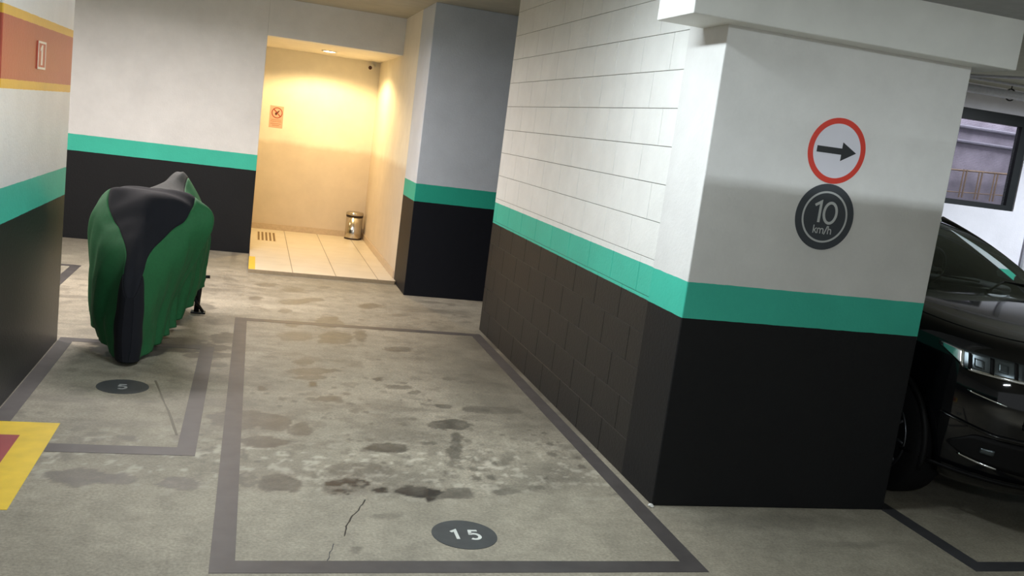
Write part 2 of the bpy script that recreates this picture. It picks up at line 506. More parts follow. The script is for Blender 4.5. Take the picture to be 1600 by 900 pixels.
# ================================================================== STRUCTURE
# ---- floor: one sheet, finely gridded where the stains lie
STAINS = [(0.087, 5.424, 0.197, 0.026, 0.002, -0.187, 0.7), (0.231, 5.408, 0.109, 0.014, -0.002, -0.164, 0.7), (0.391, 5.291, 0.065, 0.008, -0.005, -0.124, 0.6), (0.192, 5.054, 0.143, 0.015, -0.001, -0.082, 0.7), (0.483, 6.782, 0.079, 0.018, -0.004, -0.09, 0.6), (0.529, 6.55, 0.18, 0.038, -0.005, -0.085, 0.6), (0.503, 6.381, 0.132, 0.026, -0.003, -0.065, 0.6), (0.506, 6.21, 0.026, 0.005, -0.004, -0.077, 0.8), (0.176, 6.076, 0.036, 0.007, -0.0, -0.058, 0.8), (0.6, 5.907, 0.074, 0.012, -0.006, -0.084, 0.6), (0.296, 5.844, 0.024, 0.004, -0.001, -0.041, 0.6), (1.316, 5.476, 0.142, 0.018, -0.02, -0.101, 0.7), (1.255, 5.058, 0.046, 0.005, -0.058, -0.283, 0.6), (0.847, 5.007, 0.117, 0.011, -0.01, -0.073, 0.8), (0.574, 4.459, 0.121, 0.007, -0.009, -0.1, 1.0), (0.676, 4.674, 0.185, 0.014, -0.01, -0.091, 0.5), (0.751, 4.396, 0.048, 0.003, -0.005, -0.041, 1.0), (0.925, 4.397, 0.115, 0.006, -0.014, -0.083, 0.9), (1.113, 4.366, 0.117, 0.006, -0.017, -0.083, 0.6), (0.974, 4.303, 0.026, 0.001, -0.006, -0.032, 1.0), (0.269, 4.457, 0.107, 0.007, -0.003, -0.122, 0.7), (0.106, 4.512, 0.054, 0.004, 0.001, -0.099, 0.6), (1.389, 4.406, 0.087, 0.005, -0.011, -0.043, 0.5), (0.448, 7.567, 0.143, 0.041, -0.007, -0.178, 0.5), (0.775, 7.615, 0.149, 0.042, -0.018, -0.228, 0.6), (0.99, 7.767, 0.056, 0.016, -0.02, -0.191, 0.6), (0.765, 8.21, 0.126, 0.041, -0.015, -0.21, 0.6), (1.258, 7.356, 0.109, 0.028, -0.013, -0.087, 0.5), (0.968, 6.424, 0.037, 0.007, -0.006, -0.05, 0.7), (1.102, 6.274, 0.092, 0.017, -0.009, -0.064, 0.5), (1.193, 6.167, 0.046, 0.008, -0.008, -0.047, 0.5), (1.532, 6.551, 0.101, 0.02, -0.011, -0.053, 0.5), (1.639, 6.487, 0.076, 0.014, -0.011, -0.052, 0.5), (1.56, 5.821, 0.114, 0.017, -0.016, -0.071, 0.6), (1.69, 5.813, 0.184, 0.027, -0.021, -0.086, 0.6), (1.501, 4.833, 0.031, 0.003, -0.026, -0.101, 0.4), (0.553, 3.763, 0.027, 0.0, -0.002, -0.018, 0.5), (0.72, 4.104, 0.06, 0.002, -0.005, -0.036, 0.4), (-0.676, 4.484, 0.135, 0.009, 0.019, -0.109, 0.65), (-0.509, 4.472, 0.105, 0.007, 0.009, -0.063, 0.65), (-0.217, 4.435, 0.114, 0.007, 0.005, -0.071, 0.65), (-0.269, 7.024, 0.22, 0.057, 0.009, -0.15, 0.8), (-0.091, 7.372, 0.118, 0.033, 0.005, -0.166, 0.7), (-0.507, 5.029, 0.043, 0.005, 0.005, -0.039, 0.5), (-0.656, 4.993, 0.036, 0.004, 0.004, -0.029, 0.4), (-0.065, 6.268, 0.056, 0.011, 0.002, -0.061, 0.6), (-0.118, 6.578, 0.059, 0.013, 0.003, -0.067, 0.6), (0.243, 9.768, 0.128, 0.057, -0.001, -0.108, 0.5), (0.5, 9.599, 0.116, 0.05, -0.005, -0.14, 0.5), (0.826, 9.883, 0.068, 0.03, -0.005, -0.075, 0.5), (0.681, 9.177, 0.107, 0.042, -0.005, -0.097, 0.6), (0.496, 8.981, 0.163, 0.063, -0.005, -0.124, 0.6), (1.226, 9.073, 0.118, 0.044, -0.015, -0.129, 0.6), (0.758, 8.182, 0.114, 0.037, -0.015, -0.209, 0.6), (0.389, 8.535, 0.046, 0.016, -0.002, -0.084, 0.5), (1.437, 8.732, 0.13, 0.045, -0.009, -0.06, 0.4), (0.443, 7.982, 0.081, 0.025, -0.003, -0.074, 0.5), (0.136, 9.024, 0.059, 0.023, 0.0, -0.093, 0.5), (-0.731, 6.868, 0.244, 0.063, 0.035, -0.283, 0.9), (-0.585, 7.095, 0.385, 0.104, 0.015, -0.151, 0.7), (-0.121, 7.996, 0.177, 0.058, 0.005, -0.17, 0.5), (2.253, 6.552, 0.326, 0.061, -0.225, -0.736, 0.35), (1.914, 5.736, 0.233, 0.032, -0.123, -0.425, 0.3), (1.747, 4.649, 0.229, 0.016, -0.077, -0.24, 0.3), (-0.171, 6.827, 0.173, 0.042, 0.004, -0.089, 0.7), (-1.016, 7.374, 0.106, 0.032, 0.012, -0.08, 0.3), (-1.019, 7.701, 0.079, 0.026, 0.009, -0.065, 0.3), (-0.349, 8.433, 0.156, 0.057, 0.009, -0.16, 0.5), (1.122, 3.975, 0.043, 0.001, -0.006, -0.028, 0.0), (0.776, 4.54, 0.299, 0.019, -0.025, -0.192, 0.35), (0.204, 4.587, 0.249, 0.018, -0.002, -0.215, 0.2), (0.524, 5.669, 0.118, 0.017, -0.003, -0.052, 0.3), (1.966, 7.24, 0.173, 0.041, -0.026, -0.108, 0.3), (2.292, 7.642, 0.156, 0.04, -0.032, -0.121, 0.3), (1.327, 5.856, 0.062, 0.009, -0.011, -0.057, 0.6), (1.067, 5.555, 0.041, 0.006, -0.006, -0.038, 0.4), (0.764, 5.704, 0.049, 0.007, -0.004, -0.04, 0.4), (2.74, 4.093, 0.464, 0.014, -0.047, -0.081, 0.25), (3.067, 3.834, 0.229, 0.003, -0.031, -0.044, 0.2)]
CRACKS = [[(0.653, 4.28), (0.614, 4.173), (0.571, 4.092), (0.534, 3.98), (0.517, 3.875), (0.466, 3.799), (0.44, 3.691), (0.417, 3.622)], [(-0.476, 6.113), (-0.379, 5.659), (-0.272, 5.106)]]
def axis(lo, d0, d1, hi, step, coarse):
    a = list(np.arange(lo, d0, coarse)) + list(np.arange(d0, d1, step)) + list(np.arange(d1, hi, coarse)) + [hi]
    return np.array(a)
gx = axis(-9, -1.6, 3.7, 15, 0.016, 0.8)
gy = axis(-8, 3.3, 10.6, 16, 0.018, 0.8)
X, Y = np.meshgrid(gx, gy)
def vnoise(X, Y, s, seed):
    """smooth value noise"""
    rs = np.random.RandomState(seed)
    G = rs.rand(512, 512)
    x = X * s + 1000; y = Y * s + 1000
    xi = np.floor(x).astype(int); yi = np.floor(y).astype(int)
    fx = x - xi; fy = y - yi
    fx = fx * fx * (3 - 2 * fx); fy = fy * fy * (3 - 2 * fy)
    g = lambda a, b: G[b % 512, a % 512]
    return (g(xi, yi) * (1 - fx) + g(xi + 1, yi) * fx) * (1 - fy) + (g(xi, yi + 1) * (1 - fx) + g(xi + 1, yi + 1) * fx) * fy
def fbm(X, Y, s, seed, o=4):
    t = 0; a = 1; tot = 0
    for k in range(o):
        t = t + a * vnoise(X, Y, s * 2 ** k, seed + k); tot += a; a *= 0.55
    return t / tot - 0.5
warpx = fbm(X, Y, 9, 1); warpy = fbm(X, Y, 7, 11); edge = fbm(X, Y, 16, 21)
stain = np.zeros_like(X)
for (cx, cy, ux, uy, vx, vy, k) in STAINS:
    if k <= 0: continue
    det = ux * vy - uy * vx
    dx = X - cx + warpx * 0.07; dy = Y - cy + warpy * 0.10
    a = (dx * vy - dy * vx) / det
    b_ = (ux * dy - uy * dx) / det
    r = np.sqrt(a * a + b_ * b_) + edge * 0.6
    soft = 0.10 if k >= 0.45 else 0.8
    t = np.clip((1.0 + soft / 2 - r) / soft, 0, 1)
    lvl = k * (0.60 + 0.5 * (edge + 0.2)) if k < 0.95 else k * np.clip(0.62 + 2.4 * fbm(X, Y, 26, 31), 0.35, 1)
    stain = np.maximum(stain, t * lvl * 1.45)
# many small spots along the tyre tracks
rs = np.random.RandomState(5)
for i in range(420):
    cx = rs.uniform(-0.2, 2.1); cy = 4.4 + abs(rs.normal(0, 1.4)); rr_ = rs.uniform(0.006, 0.03) * rs.uniform(0.6, 1.4)
    d = np.sqrt((X - cx) ** 2 + ((Y - cy) * 0.8) ** 2) + edge * 0.03
    stain = np.maximum(stain, np.clip((rr_ - d) / 0.01, 0, 1) * rs.uniform(0.25, 0.6))
# streaky damp film across the bay and under the landing
film = np.clip((fbm(X * 0.8, Y * 1.9, 2.6, 61, 5) - 0.03) * 5.5, 0, 1) * np.clip((Y - 4.3) / 0.6, 0, 1) * np.clip((11 - Y) / 1.0, 0, 1)
stain = np.maximum(stain, film * 0.36)
blot = np.clip((fbm(X, Y, 8, 71, 5) - 0.12) * 14, 0, 1) * np.clip((Y - 4.35) / 0.15, 0, 1)
stain = np.maximum(stain, blot * 0.30)
# dirt along the foot of the block wall
dw = np.clip(1 - (2.16 - X) / 1.05, 0, 1) * (X < 2.2) * np.clip((Y - 4.9) / 1.2, 0, 1) * np.clip((8.4 - Y) / 0.6, 0, 1)
stain = np.maximum(stain, dw * (0.5 + 0.8 * fbm(X, Y, 3, 81)) * 1.15)
# pour joint: the slab nearer than 4.43 m is smoother, worn dark just beyond it
jy = 4.43 + 0.02 * fbm(X, Y, 3, 91)
stain = np.maximum(stain, np.clip(1 - abs(Y - jy) / 0.014, 0, 1) * 0.18 * (X < 2.1))
pale = np.clip((fbm(X, Y, 20, 41, 4) - 0.10) * 12, 0, 1) * np.exp(-((Y - 4.75) / 0.38) ** 2) * 0.7 * (1 - np.clip(stain * 1.2, 0, 1)) * (X < 2.1)
ny, nx = X.shape
verts = np.zeros((ny * nx, 3), dtype=np.float32)
verts[:, 0] = X.ravel(); verts[:, 1] = Y.ravel()
idx = np.arange(ny * nx).reshape(ny, nx)
quads = np.stack([idx[:-1, :-1], idx[:-1, 1:], idx[1:, 1:], idx[1:, :-1]], axis=-1).reshape(-1, 4)
me = bpy.data.meshes.new('floor')
me.vertices.add(len(verts)); me.vertices.foreach_set('co', verts.ravel())
me.loops.add(quads.size); me.loops.foreach_set('vertex_index', quads.ravel().astype(np.int32))
me.polygons.add(len(quads))
me.polygons.foreach_set('loop_start', (np.arange(len(quads)) * 4).astype(np.int32))
me.polygons.foreach_set('loop_total', np.full(len(quads), 4, dtype=np.int32))
me.update(calc_edges=True)
ca = me.color_attributes.new('stain', 'FLOAT_COLOR', 'POINT')
col = np.ones((ny * nx, 4), dtype=np.float32)
col[:, 0] = np.clip(stain.ravel(), 0, 1); col[:, 1] = pale.ravel(); col[:, 2] = 0
ca.data.foreach_set('color', col.ravel())
me.materials.append(M_floor)
fo = bpy.data.objects.new('floor', me); C.objects.link(fo); fo['kind'] = 'structure'

CEIL = 3.05
def struct(name, a, b, mat, bev=0.0):
    o = boxobj(name, a, b, mat, None, bev, loc=((a[0] + b[0]) / 2, (a[1] + b[1]) / 2, min(a[2], b[2])))
    o['kind'] = 'structure'
    return o
bm = bmesh.new()
box(bm, (-9, -8, CEIL), (3.6, 12.2, CEIL + 0.2))
box(bm, (3.6, -8, CEIL), (15, 9.15, CEIL + 0.2))
o = obj('ceiling', bm, M_ceil, loc=(0, 0, CEIL)); o['kind'] = 'structure'

# back wall with the opening to the lift landing: left of it full height, above it a head
bm = bmesh.new()
box(bm, (-9, 11.77, -0.05), (0.05, 11.97, CEIL), 0.006)
box(bm, (0.05, 11.772, 2.61), (1.66, 11.97, CEIL))
o = obj('wall_back', bm, M_wall, loc=(-3, 11.87, -0.05)); o['kind'] = 'structure'
struct('wall_left', (-9.2, -8, -0.05), (-9.0, 12.2, CEIL), M_wall)

# lift landing
struct('floor_landing', (0.05, 10.42, 0.0), (1.66, 14.0, 0.04), M_tile, 0.004)
struct('floor_landing_left', (-2.4, 11.97, 0.0), (0.05, 14.0, 0.04), M_tile)
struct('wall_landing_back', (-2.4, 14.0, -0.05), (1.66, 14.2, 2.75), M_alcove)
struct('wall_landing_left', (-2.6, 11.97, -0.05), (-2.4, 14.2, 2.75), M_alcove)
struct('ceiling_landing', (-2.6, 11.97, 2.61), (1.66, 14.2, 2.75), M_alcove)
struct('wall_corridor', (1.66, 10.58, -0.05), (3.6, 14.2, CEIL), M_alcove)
M_skirt = simple('skirting_tile', srgb(196, 176, 150), 0.4)
struct('baseboard_back', (-2.4, 13.985, 0.04), (1.66, 14.0, 0.125), M_skirt, 0.002)
struct('baseboard_right', (1.645, 10.60, 0.04), (1.66, 13.985, 0.125), M_skirt, 0.002)
struct('trim_1', (0.05, 10.425, 0.0401), (0.12, 11.30, 0.0425), simple('landing_edge_yellow', srgb(226, 186, 60), 0.5))
struct('trim_2', (0.05, 10.405, 0.0), (1.645, 10.42, 0.038), simple('threshold_stone', srgb(150, 134, 108), 0.5))

# block wall: every block face stands 3 mm proud of the joints
H_C = 0.2065
bm = bmesh.new()
box(bm, (2.160, 4.70, -0.05), (2.33, 8.32, CEIL))
for f_ in bm.faces: f_.material_index = 1
k = 0
while k * H_C < CEIL - 0.01:
    z0 = k * H_C; z1 = min((k + 1) * H_C, CEIL)
    off = 0.207 if k % 2 else 0.0
    y = 4.704
    nxt = [4.899 + i * 0.4145 for i in range(12)] if k % 2 else [5.107 + i * 0.4145 for i in range(12)]
    if k % 2 == 0: nxt = [4.704 + 0.0] + nxt
    edges_ = [4.704] + [e for e in nxt if 4.72 < e < 8.26] + [8.322]
    for (e0, e1) in zip(edges_[:-1], edges_[1:]):
        g0 = 0.0028 if e0 > 4.71 else 0.0
        g1 = 0.0028 if e1 < 8.32 else 0.0
        box(bm, (2.1545, e0 + g0, z0 + 0.0018), (2.1612, e1 - g1, z1 - 0.0018), 0.0014, 1)
    k += 1
box(bm, (2.1545, 8.318, -0.05), (2.33, 8.3235, CEIL))
o = obj('wall_right', bm, M_block, loc=(2.24, 6.5, -0.05)); o['kind'] = 'structure'; o.data.materials.append(simple('block_joint_mortar', srgb(128, 124, 118), 0.8))

# far wall of the neighbouring bays with the mesh window
bm = bmesh.new()
YW = 9.0
box(bm, (3.6, YW, -0.05), (7.44, YW + 0.15, CEIL))
box(bm, (7.44, YW, -0.05), (8.50, YW + 0.15, 1.70))
box(bm, (7.44, YW, 2.78), (8.50, YW + 0.15, CEIL))
box(bm, (8.50, YW, -0.05), (15, YW + 0.15, CEIL))
o = obj('wall_far', bm, banded('paint_far_wall', [(0, BLACK), (0.82, TEAL), (1.02, srgb(232, 230, 240))]), loc=(9, YW, -0.05)); o['kind'] = 'structure'
struct('wall_yard', (3.6, 10.6, 0), (15, 10.8, 5), M_yard)
struct('wall_far_right', (15, -8, -0.05), (15.2, 9.2, CEIL), M_wall)

# ================================================================== PILLARS, BEAM
def pillar(a, b, mat, label, bev=0.006):
    o = boxobj('pillar', a, b, mat, None, bev, loc=((a[0] + b[0]) / 2, (a[1] + b[1]) / 2, 0))
    return set_props(o, label, 'pillar')
pillar((2.154, 4.275, 0), (3.585, 4.715, CEIL), M_wall, 'wide concrete pillar with teal stripe carrying the arrow and speed signs')
pillar((-1.62, 5.17, 0), (-1.21, 6.985, CEIL), M_left, 'wide pillar at left edge with a red and yellow band above its teal stripe')
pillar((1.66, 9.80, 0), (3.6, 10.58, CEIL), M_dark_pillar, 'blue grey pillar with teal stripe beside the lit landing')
o = boxobj('ceiling_beam', (1.895, 4.135, 2.471), (3.74, 4.555, CEIL), M_beam, None, 0.006, loc=(2.8, 4.345, 2.471))
set_props(o, 'pale painted concrete beam resting over the top of the sign pillar', 'beam')

# ================================================================== FLOOR MARKINGS
def marking(name, rects, mat, label, cat, z=0.0016):
    bm = bmesh.new()
    for (x0, y0, x1, y1) in rects:
        box(bm, (x0, y0, 0.0), (x1, y1, z))
    x0, y0 = rects[0][0], rects[0][1]
    o = obj(name, bm, mat, loc=(x0, y0, 0))
    return set_props(o, label, cat)
marking('bay_outline', [(-0.035, 3.535, 2.115, 3.640), (-0.035, 3.640, 0.062, 8.13), (2.02, 3.640, 2.115, 8.13), (0.062, 8.03, 2.02, 8.13)], M_line,
        'grey painted outline of the parking bay numbered 15 beside the block wall', 'bay marking')
marking('bay_outline', [(-0.865, 4.80, -0.16, 4.915), (-0.255, 4.915, -0.16, 7.07), (-1.205, 5.23, -1.11, 6.98), (-1.205, 6.98, -0.255, 7.08)], M_line,
        'grey painted outline of the motorcycle bay numbered 5 beside the red banded pillar', 'bay marking')
marking('bay_outline', [(3.575, 3.535, 7.6, 3.635), (3.575, 3.635, 3.672, 8.9)], M_line2,
        'dark painted outline of the parking bay under the black car', 'bay marking')
marking('bay_outline', [(-2.6, 9.93, -1.55, 10.02), (-1.64, 7.6, -1.55, 9.93)], M_line,
        'grey painted bay corner on the floor behind the left pillar', 'bay marking')
y_ = thing('floor_panel_marking', (-1.6, 4.66, 0), 'yellow bordered red rectangle painted on the floor before the left pillar', 'floor marking')
bm = bmesh.new()
for (x0, y0, x1, y1) in [(-2.35, 4.10, -0.868, 4.25), (-2.35, 5.02, -0.868, 5.165), (-1.018, 4.25, -0.868, 5.02), (-2.35, 4.25, -2.20, 5.02), (-1.205, 5.165, -0.868, 5.225)]:
    box(bm, (x0, y0, 0), (x1, y1, 0.0018))
obj('border', bm, M_yellow, y_)
boxobj('centre_field', (-2.20, 4.25, 0), (-1.018, 5.02, 0.0018), M_redfl, y_)

def marker(cx, cy, txt, matd, label):
    t = thing('bay_number_marker', (cx, cy, 0), label, 'floor number')
    bm = bmesh.new()
    ringflat(bm, 0, 0.151, Matrix.Translation((cx, cy, 0)), 0.0020)
    obj('disc', bm, M_disc, t)
    n = len(txt)
    for i, ch in enumerate(txt):
        x = cx + (i - (n - 1) / 2) * 0.092
        bm = text_bm(ch, 0.093, Matrix.Translation((x, cy - 0.004, 0.0020)), 0.0010, 0.17)
        obj('digit', bm, matd, t)
    return t
marker(1.062, 3.902, '15', M_digit, 'dark round floor disc reading 15 in white inside the large bay')
marker(-0.650, 5.950, '5', M_digit_old, 'dark round floor disc with a worn 5 before the covered motorcycle')

def crack(pts, w, mat, label):
    bm = bmesh.new(); rs2 = random.Random(3); P = []
    for (p, q) in zip(pts[:-1], pts[1:]):
        for k in range(4):
            u = k / 4
            P.append((p[0] + (q[0] - p[0]) * u + rs2.uniform(-.004, .004), p[1] + (q[1] - p[1]) * u + rs2.uniform(-.004, .004)))
    P.append(pts[-1])
    L = [(bm.verts.new((x - w * (.4 + rs2.random()) , y, 0.0012)), bm.verts.new((x + w * (.4 + rs2.random()), y, 0.0012))) for x, y in P]
    for a_, b_ in zip(L[:-1], L[1:]): bm.faces.new((a_[0], a_[1], b_[1], b_[0]))
    r_ = bmesh.ops.extrude_face_region(bm, geom=bm.faces[:])
    bmesh.ops.translate(bm, vec=(0, 0, -0.0011), verts=[v for v in r_['geom'] if isinstance(v, bmesh.types.BMVert)])
    set_props(obj('floor_crack', bm, mat, loc=(pts[0][0], pts[0][1], 0)), label, 'crack')
crack(CRACKS[0][:5], 0.0032, M_sign_blk, 'thin dark crack in the concrete running toward the front line of bay 15')
crack(CRACKS[0][5:], 0.0022, M_line2, 'short faint crack end next to the front line of bay 15')
crack(CRACKS[1], 0.006, simple('faint_scratch', srgb(104, 98, 86), 0.6), 'faint slanting scuff line beside the disc reading 5')

# ================================================================== SIGNS
# frame for things on the pillar front: local x -> +X, y -> +Z, normal -> -Y
def front(x, y, z):
    return Matrix(((1, 0, 0, x), (0, 0, -1, y), (0, 1, 0, z), (0, 0, 0, 1)))
t = thing('direction_sign', (2.870, 4.275, 1.78), 'round white sign with red ring and black arrow pointing right', 'sign')
bm = bmesh.new(); ringflat(bm, 0, 0.142, front(2.870, 4.275, 1.945), 0.002); obj('sign_face', bm, M_sign_white, t)
bm = bmesh.new(); ringflat(bm, 0.139, 0.168, front(2.870, 4.275, 1.945), 0.003); obj('ring', bm, M_sign_red, t)
a = 0.016
bm = bmesh.new(); polyflat(bm, [(-0.118, -a), (0.028, -a), (0.028, -0.048), (0.114, 0.0), (0.028, 0.048), (0.028, a), (-0.118, a)], front(2.870, 4.275, 1.945), 0.003)
obj('arrow', bm, M_sign_blk, t)
t = thing('speed_limit_sign', (2.868, 4.275, 1.43), 'round charcoal sign reading 10 km/h below the arrow sign', 'sign')
F = front(2.868, 4.275, 1.603)
bm = bmesh.new(); ringflat(bm, 0, 0.172, F, 0.002); obj('disc', bm, M_sign_grey, t)
bm = bmesh.new(); ringflat(bm, 0.124, 0.134, F, 0.003); obj('ring', bm, M_sign_ltr, t)
obj('number', text_bm('10', 0.108, F @ Matrix.Translation((0, 0.024, 0.002)), 0.0012, 0.13, 1.27), M_sign_ltr, t)
obj('unit_text', text_bm('km/h', 0.042, F @ Matrix.Translation((0, -0.066, 0.002)), 0.0012, 0.12, 1.16), M_sign_ltr, t)

# number plate on the red band (faces +X)
def side(x, y, z):   # local x -> +Y, local y -> +Z, normal -> +X
    return Matrix(((0, 0, 1, x), (1, 0, 0, y), (0, 1, 0, z), (0, 0, 0, 1)))
t = thing('pillar_number_plate', (-1.21, 6.03, 1.835), 'small outlined plate on the red band of the left pillar', 'plate')
S = side(-1.21, 6.03, 1.914)
M_plate = simple('plate_salmon', srgb(196, 96, 70), 0.4); M_plate_w = simple('plate_white', srgb(240, 225, 210), 0.4)
bm = bmesh.new(); polyflat(bm, [(-0.1, -0.078), (0.1, -0.078), (0.1, 0.078), (-0.1, 0.078)], S, 0.006); obj('backing', bm, M_plate, t)
bm = bmesh.new()
for (x0, y0, x1, y1) in [(-0.1, 0.066, 0.1, 0.078), (-0.1, -0.078, 0.1, -0.066), (-0.1, -0.066, -0.086, 0.066), (0.086, -0.066, 0.1, 0.066)]:
    polyflat(bm, [(x0, y0), (x1, y0), (x1, y1), (x0, y1)], S @ Matrix.Translation((0, 0, 0.006)), 0.002)
obj('frame', bm, M_plate_w, t)
bm = bmesh.new()
polyflat(bm, [(-0.018, -0.055), (0.018, -0.055), (0.018, 0.058), (-0.004, 0.058), (-0.04, 0.038), (-0.04, 0.022), (-0.018, 0.034)], S @ Matrix.Translation((0, 0, 0.006)), 0.002)
obj('digit', bm, M_plate_w, t)

# prohibition notice on the landing's back wall
t = thing('prohibition_notice', (0.272, 14.0, 1.49), 'small paper notice with a crossed-out circle on the yellow landing wall', 'notice')
F = front(0.272, 14.0, 1.655)
bm = bmesh.new(); polyflat(bm, [(-0.095, -0.155), (0.095, -0.155), (0.095, 0.155), (-0.095, 0.155)], F, 0.002); obj('paper', bm, M_paper, t)
F2 = F @ Matrix.Translation((0.006, 0.058, 0.002))
bm = bmesh.new(); ringflat(bm, 0.064, 0.076, F2, 0.001); obj('ring', bm, M_notice_red, t)
bm = bmesh.new(); polyflat(bm, [(-0.052, 0.042), (-0.042, 0.052), (0.052, -0.042), (0.042, -0.052)], F2, 0.0015); obj('slash', bm, M_notice_red, t)
bm = bmesh.new(); polyflat(bm, [(-0.03, -0.02), (-0.012, -0.038), (0.004, -0.018), (0.012, -0.004), (0.034, 0.03), (0.026, 0.038), (0.004, 0.016), (-0.014, 0.02), (-0.022, 0.0)], F2, 0.001); obj('symbol', bm, M_notice_blk, t)
bm = bmesh.new()
for (yy, w0, w1) in [(-0.045, -0.07, 0.07), (-0.068, -0.075, 0.075), (-0.100, -0.075, 0.07), (-0.124, -0.05, 0.05)]:
    polyflat(bm, [(w0, yy), (w1, yy), (w1, yy + 0.008), (w0, yy + 0.008)], F @ Matrix.Translation((0, 0, 0.002)), 0.0008)
obj('printed_lines', bm, M_notice_text, t)

# ================================================================== LANDING OBJECTS
# downlight
t = thing('ceiling_downlight', (0.86, 13.02, 2.61), 'round warm recessed downlight glowing in the landing ceiling', 'lamp')
bm = bmesh.new(); ringflat(bm, 0.075, 0.105, Matrix.Translation((0.86, 13.02, 2.60)), 0.010); obj('rim', bm, M_plain, t)
bm = bmesh.new(); ringflat(bm, 0, 0.075, Matrix.Translation((0.86, 13.02, 2.604)), 0.004); obj('lens', bm, emis('downlight_glow', (1.0, 0.86, 0.55, 1), 40.0), t)
d = bpy.data.lights.new('downlight_lamp', 'SPOT')
d.energy = 125; d.color = (1.0, 0.70, 0.33); d.spot_size = rad(156); d.spot_blend = 0.3; d.shadow_soft_size = 0.06
o = bpy.data.objects.new('downlight_lamp', d); o.location = (0.86, 13.02, 2.58); C.objects.link(o)
d = bpy.data.lights.new('downlight_lamp', 'SPOT')
d.energy = 40; d.color = (1.0, 0.70, 0.33); d.spot_size = rad(120); d.spot_blend = 0.5; d.shadow_soft_size = 0.06
o = bpy.data.objects.new('downlight_lamp', d); o.location = (-1.2, 13.02, 2.58); C.objects.link(o)

# security camera in the corner
t = thing('security_camera', (1.56, 13.93, 2.56), 'small white security camera in the upper corner of the landing', 'camera')
boxobj('mount', (1.53, 13.94, 2.54), (1.60, 14.0, 2.61), M_plain, t, 0.008)
bm = bmesh.new(); tube(bm, [(1.565, 13.95, 2.56), (1.53, 13.87, 2.535), (1.50, 13.80, 2.515)], [0.02, 0.034, 0.034], 16); obj('camera_body', bm, M_plain, t, True)
bm = bmesh.new(); tube(bm, [(1.502, 13.804, 2.517), (1.496, 13.79, 2.511)], 0.026, 16); obj('lens', bm, M_notice_blk, t)

# pedal bin
t = thing('trash_bin', (1.50, 13.80, 0.04), 'small round polished steel waste bin in the landing corner', 'bin')
cx, cy = 1.495, 13.80
bm = bmesh.new(); lathe(bm, [(0.118, 0.04), (0.120, 0.045), (0.120, 0.37)], 40, c=(cx, cy, 0)); obj('body', bm, M_steel, t, True)
bm = bmesh.new(); lathe(bm, [(0.122, 0.368), (0.124, 0.395)], 40, c=(cx, cy, 0)); obj('dark_band', bm, M_gasket, t, True)
bm = bmesh.new(); lathe(bm, [(0.127, 0.395), (0.129, 0.41), (0.124, 0.428), (0.105, 0.440), (0.06, 0.447), (0.01, 0.449)], 40, c=(cx, cy, 0)); obj('lid', bm, M_steel, t, True)
bm = bmesh.new(); lathe(bm, [(0.122, 0.038), (0.124, 0.042), (0.123, 0.060), (0.121, 0.064)], 40, c=(cx, cy, 0)); obj('base_ring', bm, M_gasket, t, True)

# five-slot floor grate
t = thing('floor_grate', (0.25, 13.2, 0.04), 'row of five dark slots of a floor vent in the cream tiles', 'grate')
boxobj('plate', (0.125, 12.74, 0.04), (0.395, 13.66, 0.0412), simple('grate_plate', srgb(216, 204, 180), 0.35), t)
for i in range(5):
    x = 0.148 + i * 0.051
    boxobj('slot', (x, 12.78, 0.0412), (x + 0.026, 13.62, 0.0424), simple('grate_slot', srgb(120, 98, 62), 0.6), t)

# crumb of plaster at the foot of the pillar
bm = bmesh.new(); bmesh.ops.create_icosphere(bm, subdivisions=2, radius=0.016)
for v in bm.verts:
    v.co *= 1 + 0.45 * mnoise.noise(v.co * 70); v.co.z = max(v.co.z * 0.7, -0.007)
bmesh.ops.translate(bm, vec=(2.143, 4.258, 0.007), verts=bm.verts[:])
set_props(obj('plaster_crumb', bm, M_plaster, loc=(2.143, 4.258, 0)), 'tiny white plaster crumb at the foot of the sign pillar corner', 'debris')

# ================================================================== MOTORCYCLE AND ITS COVER
def catmull(P, t):
    """P: list of equal-length numpy rows; t in [0, len-1]"""
    n = len(P); i = min(int(t), n - 2); u = t - i
    p0 = P[max(i - 1, 0)]; p1 = P[i]; p2 = P[i + 1]; p3 = P[min(i + 2, n - 1)]
    return 0.5 * ((2 * p1) + (-p0 + p2) * u + (2 * p0 - 5 * p1 + 4 * p2 - p3) * u * u + (-p0 + 3 * p1 - 3 * p2 + p3) * u ** 3)

mc = thing('motorcycle', (-0.69, 6.70, 0), 'motorcycle hidden under the cover, only tyre edge and stand showing', 'motorcycle')
def wheel_bm(cx, cy, r, w):
    bm = bmesh.new()
    N, K = 48, 12
    R0 = r - w / 2
    g = [[bm.verts.new((cx + w / 2 * math.cos(2 * math.pi * k / K), cy + (R0 + w / 2 * math.sin(2 * math.pi * k / K)) * math.cos(2 * math.pi * i / N), r + (R0 + w / 2 * math.sin(2 * math.pi * k / K)) * math.sin(2 * math.pi * i / N))) for k in range(K)] for i in range(N)]
    for i in range(N):
        for k in range(K):
            bm.faces.new((g[i][k], g[(i + 1) % N][k], g[(i + 1) % N][(k + 1) % K], g[i][(k + 1) % K]))
    return bm
def rim_bm(cx, cy, r, rr, w):
    bm = bmesh.new()
    lathe(bm, [(rr, -w / 2), (rr, w / 2)], 40, 'x', (cx, cy, r))
    return bm
obj('front_tyre', wheel_bm(-0.69, 6.70, 0.29, 0.10), M_rubber, mc, True)
obj('front_rim', rim_bm(-0.69, 6.70, 0.29, 0.20, 0.04), M_blkmetal, mc)
obj('rear_tyre', wheel_bm(-0.60, 7.98, 0.29, 0.13), M_rubber, mc, True)
obj('rear_rim', rim_bm(-0.60, 7.98, 0.29, 0.19, 0.05), M_blkmetal, mc)
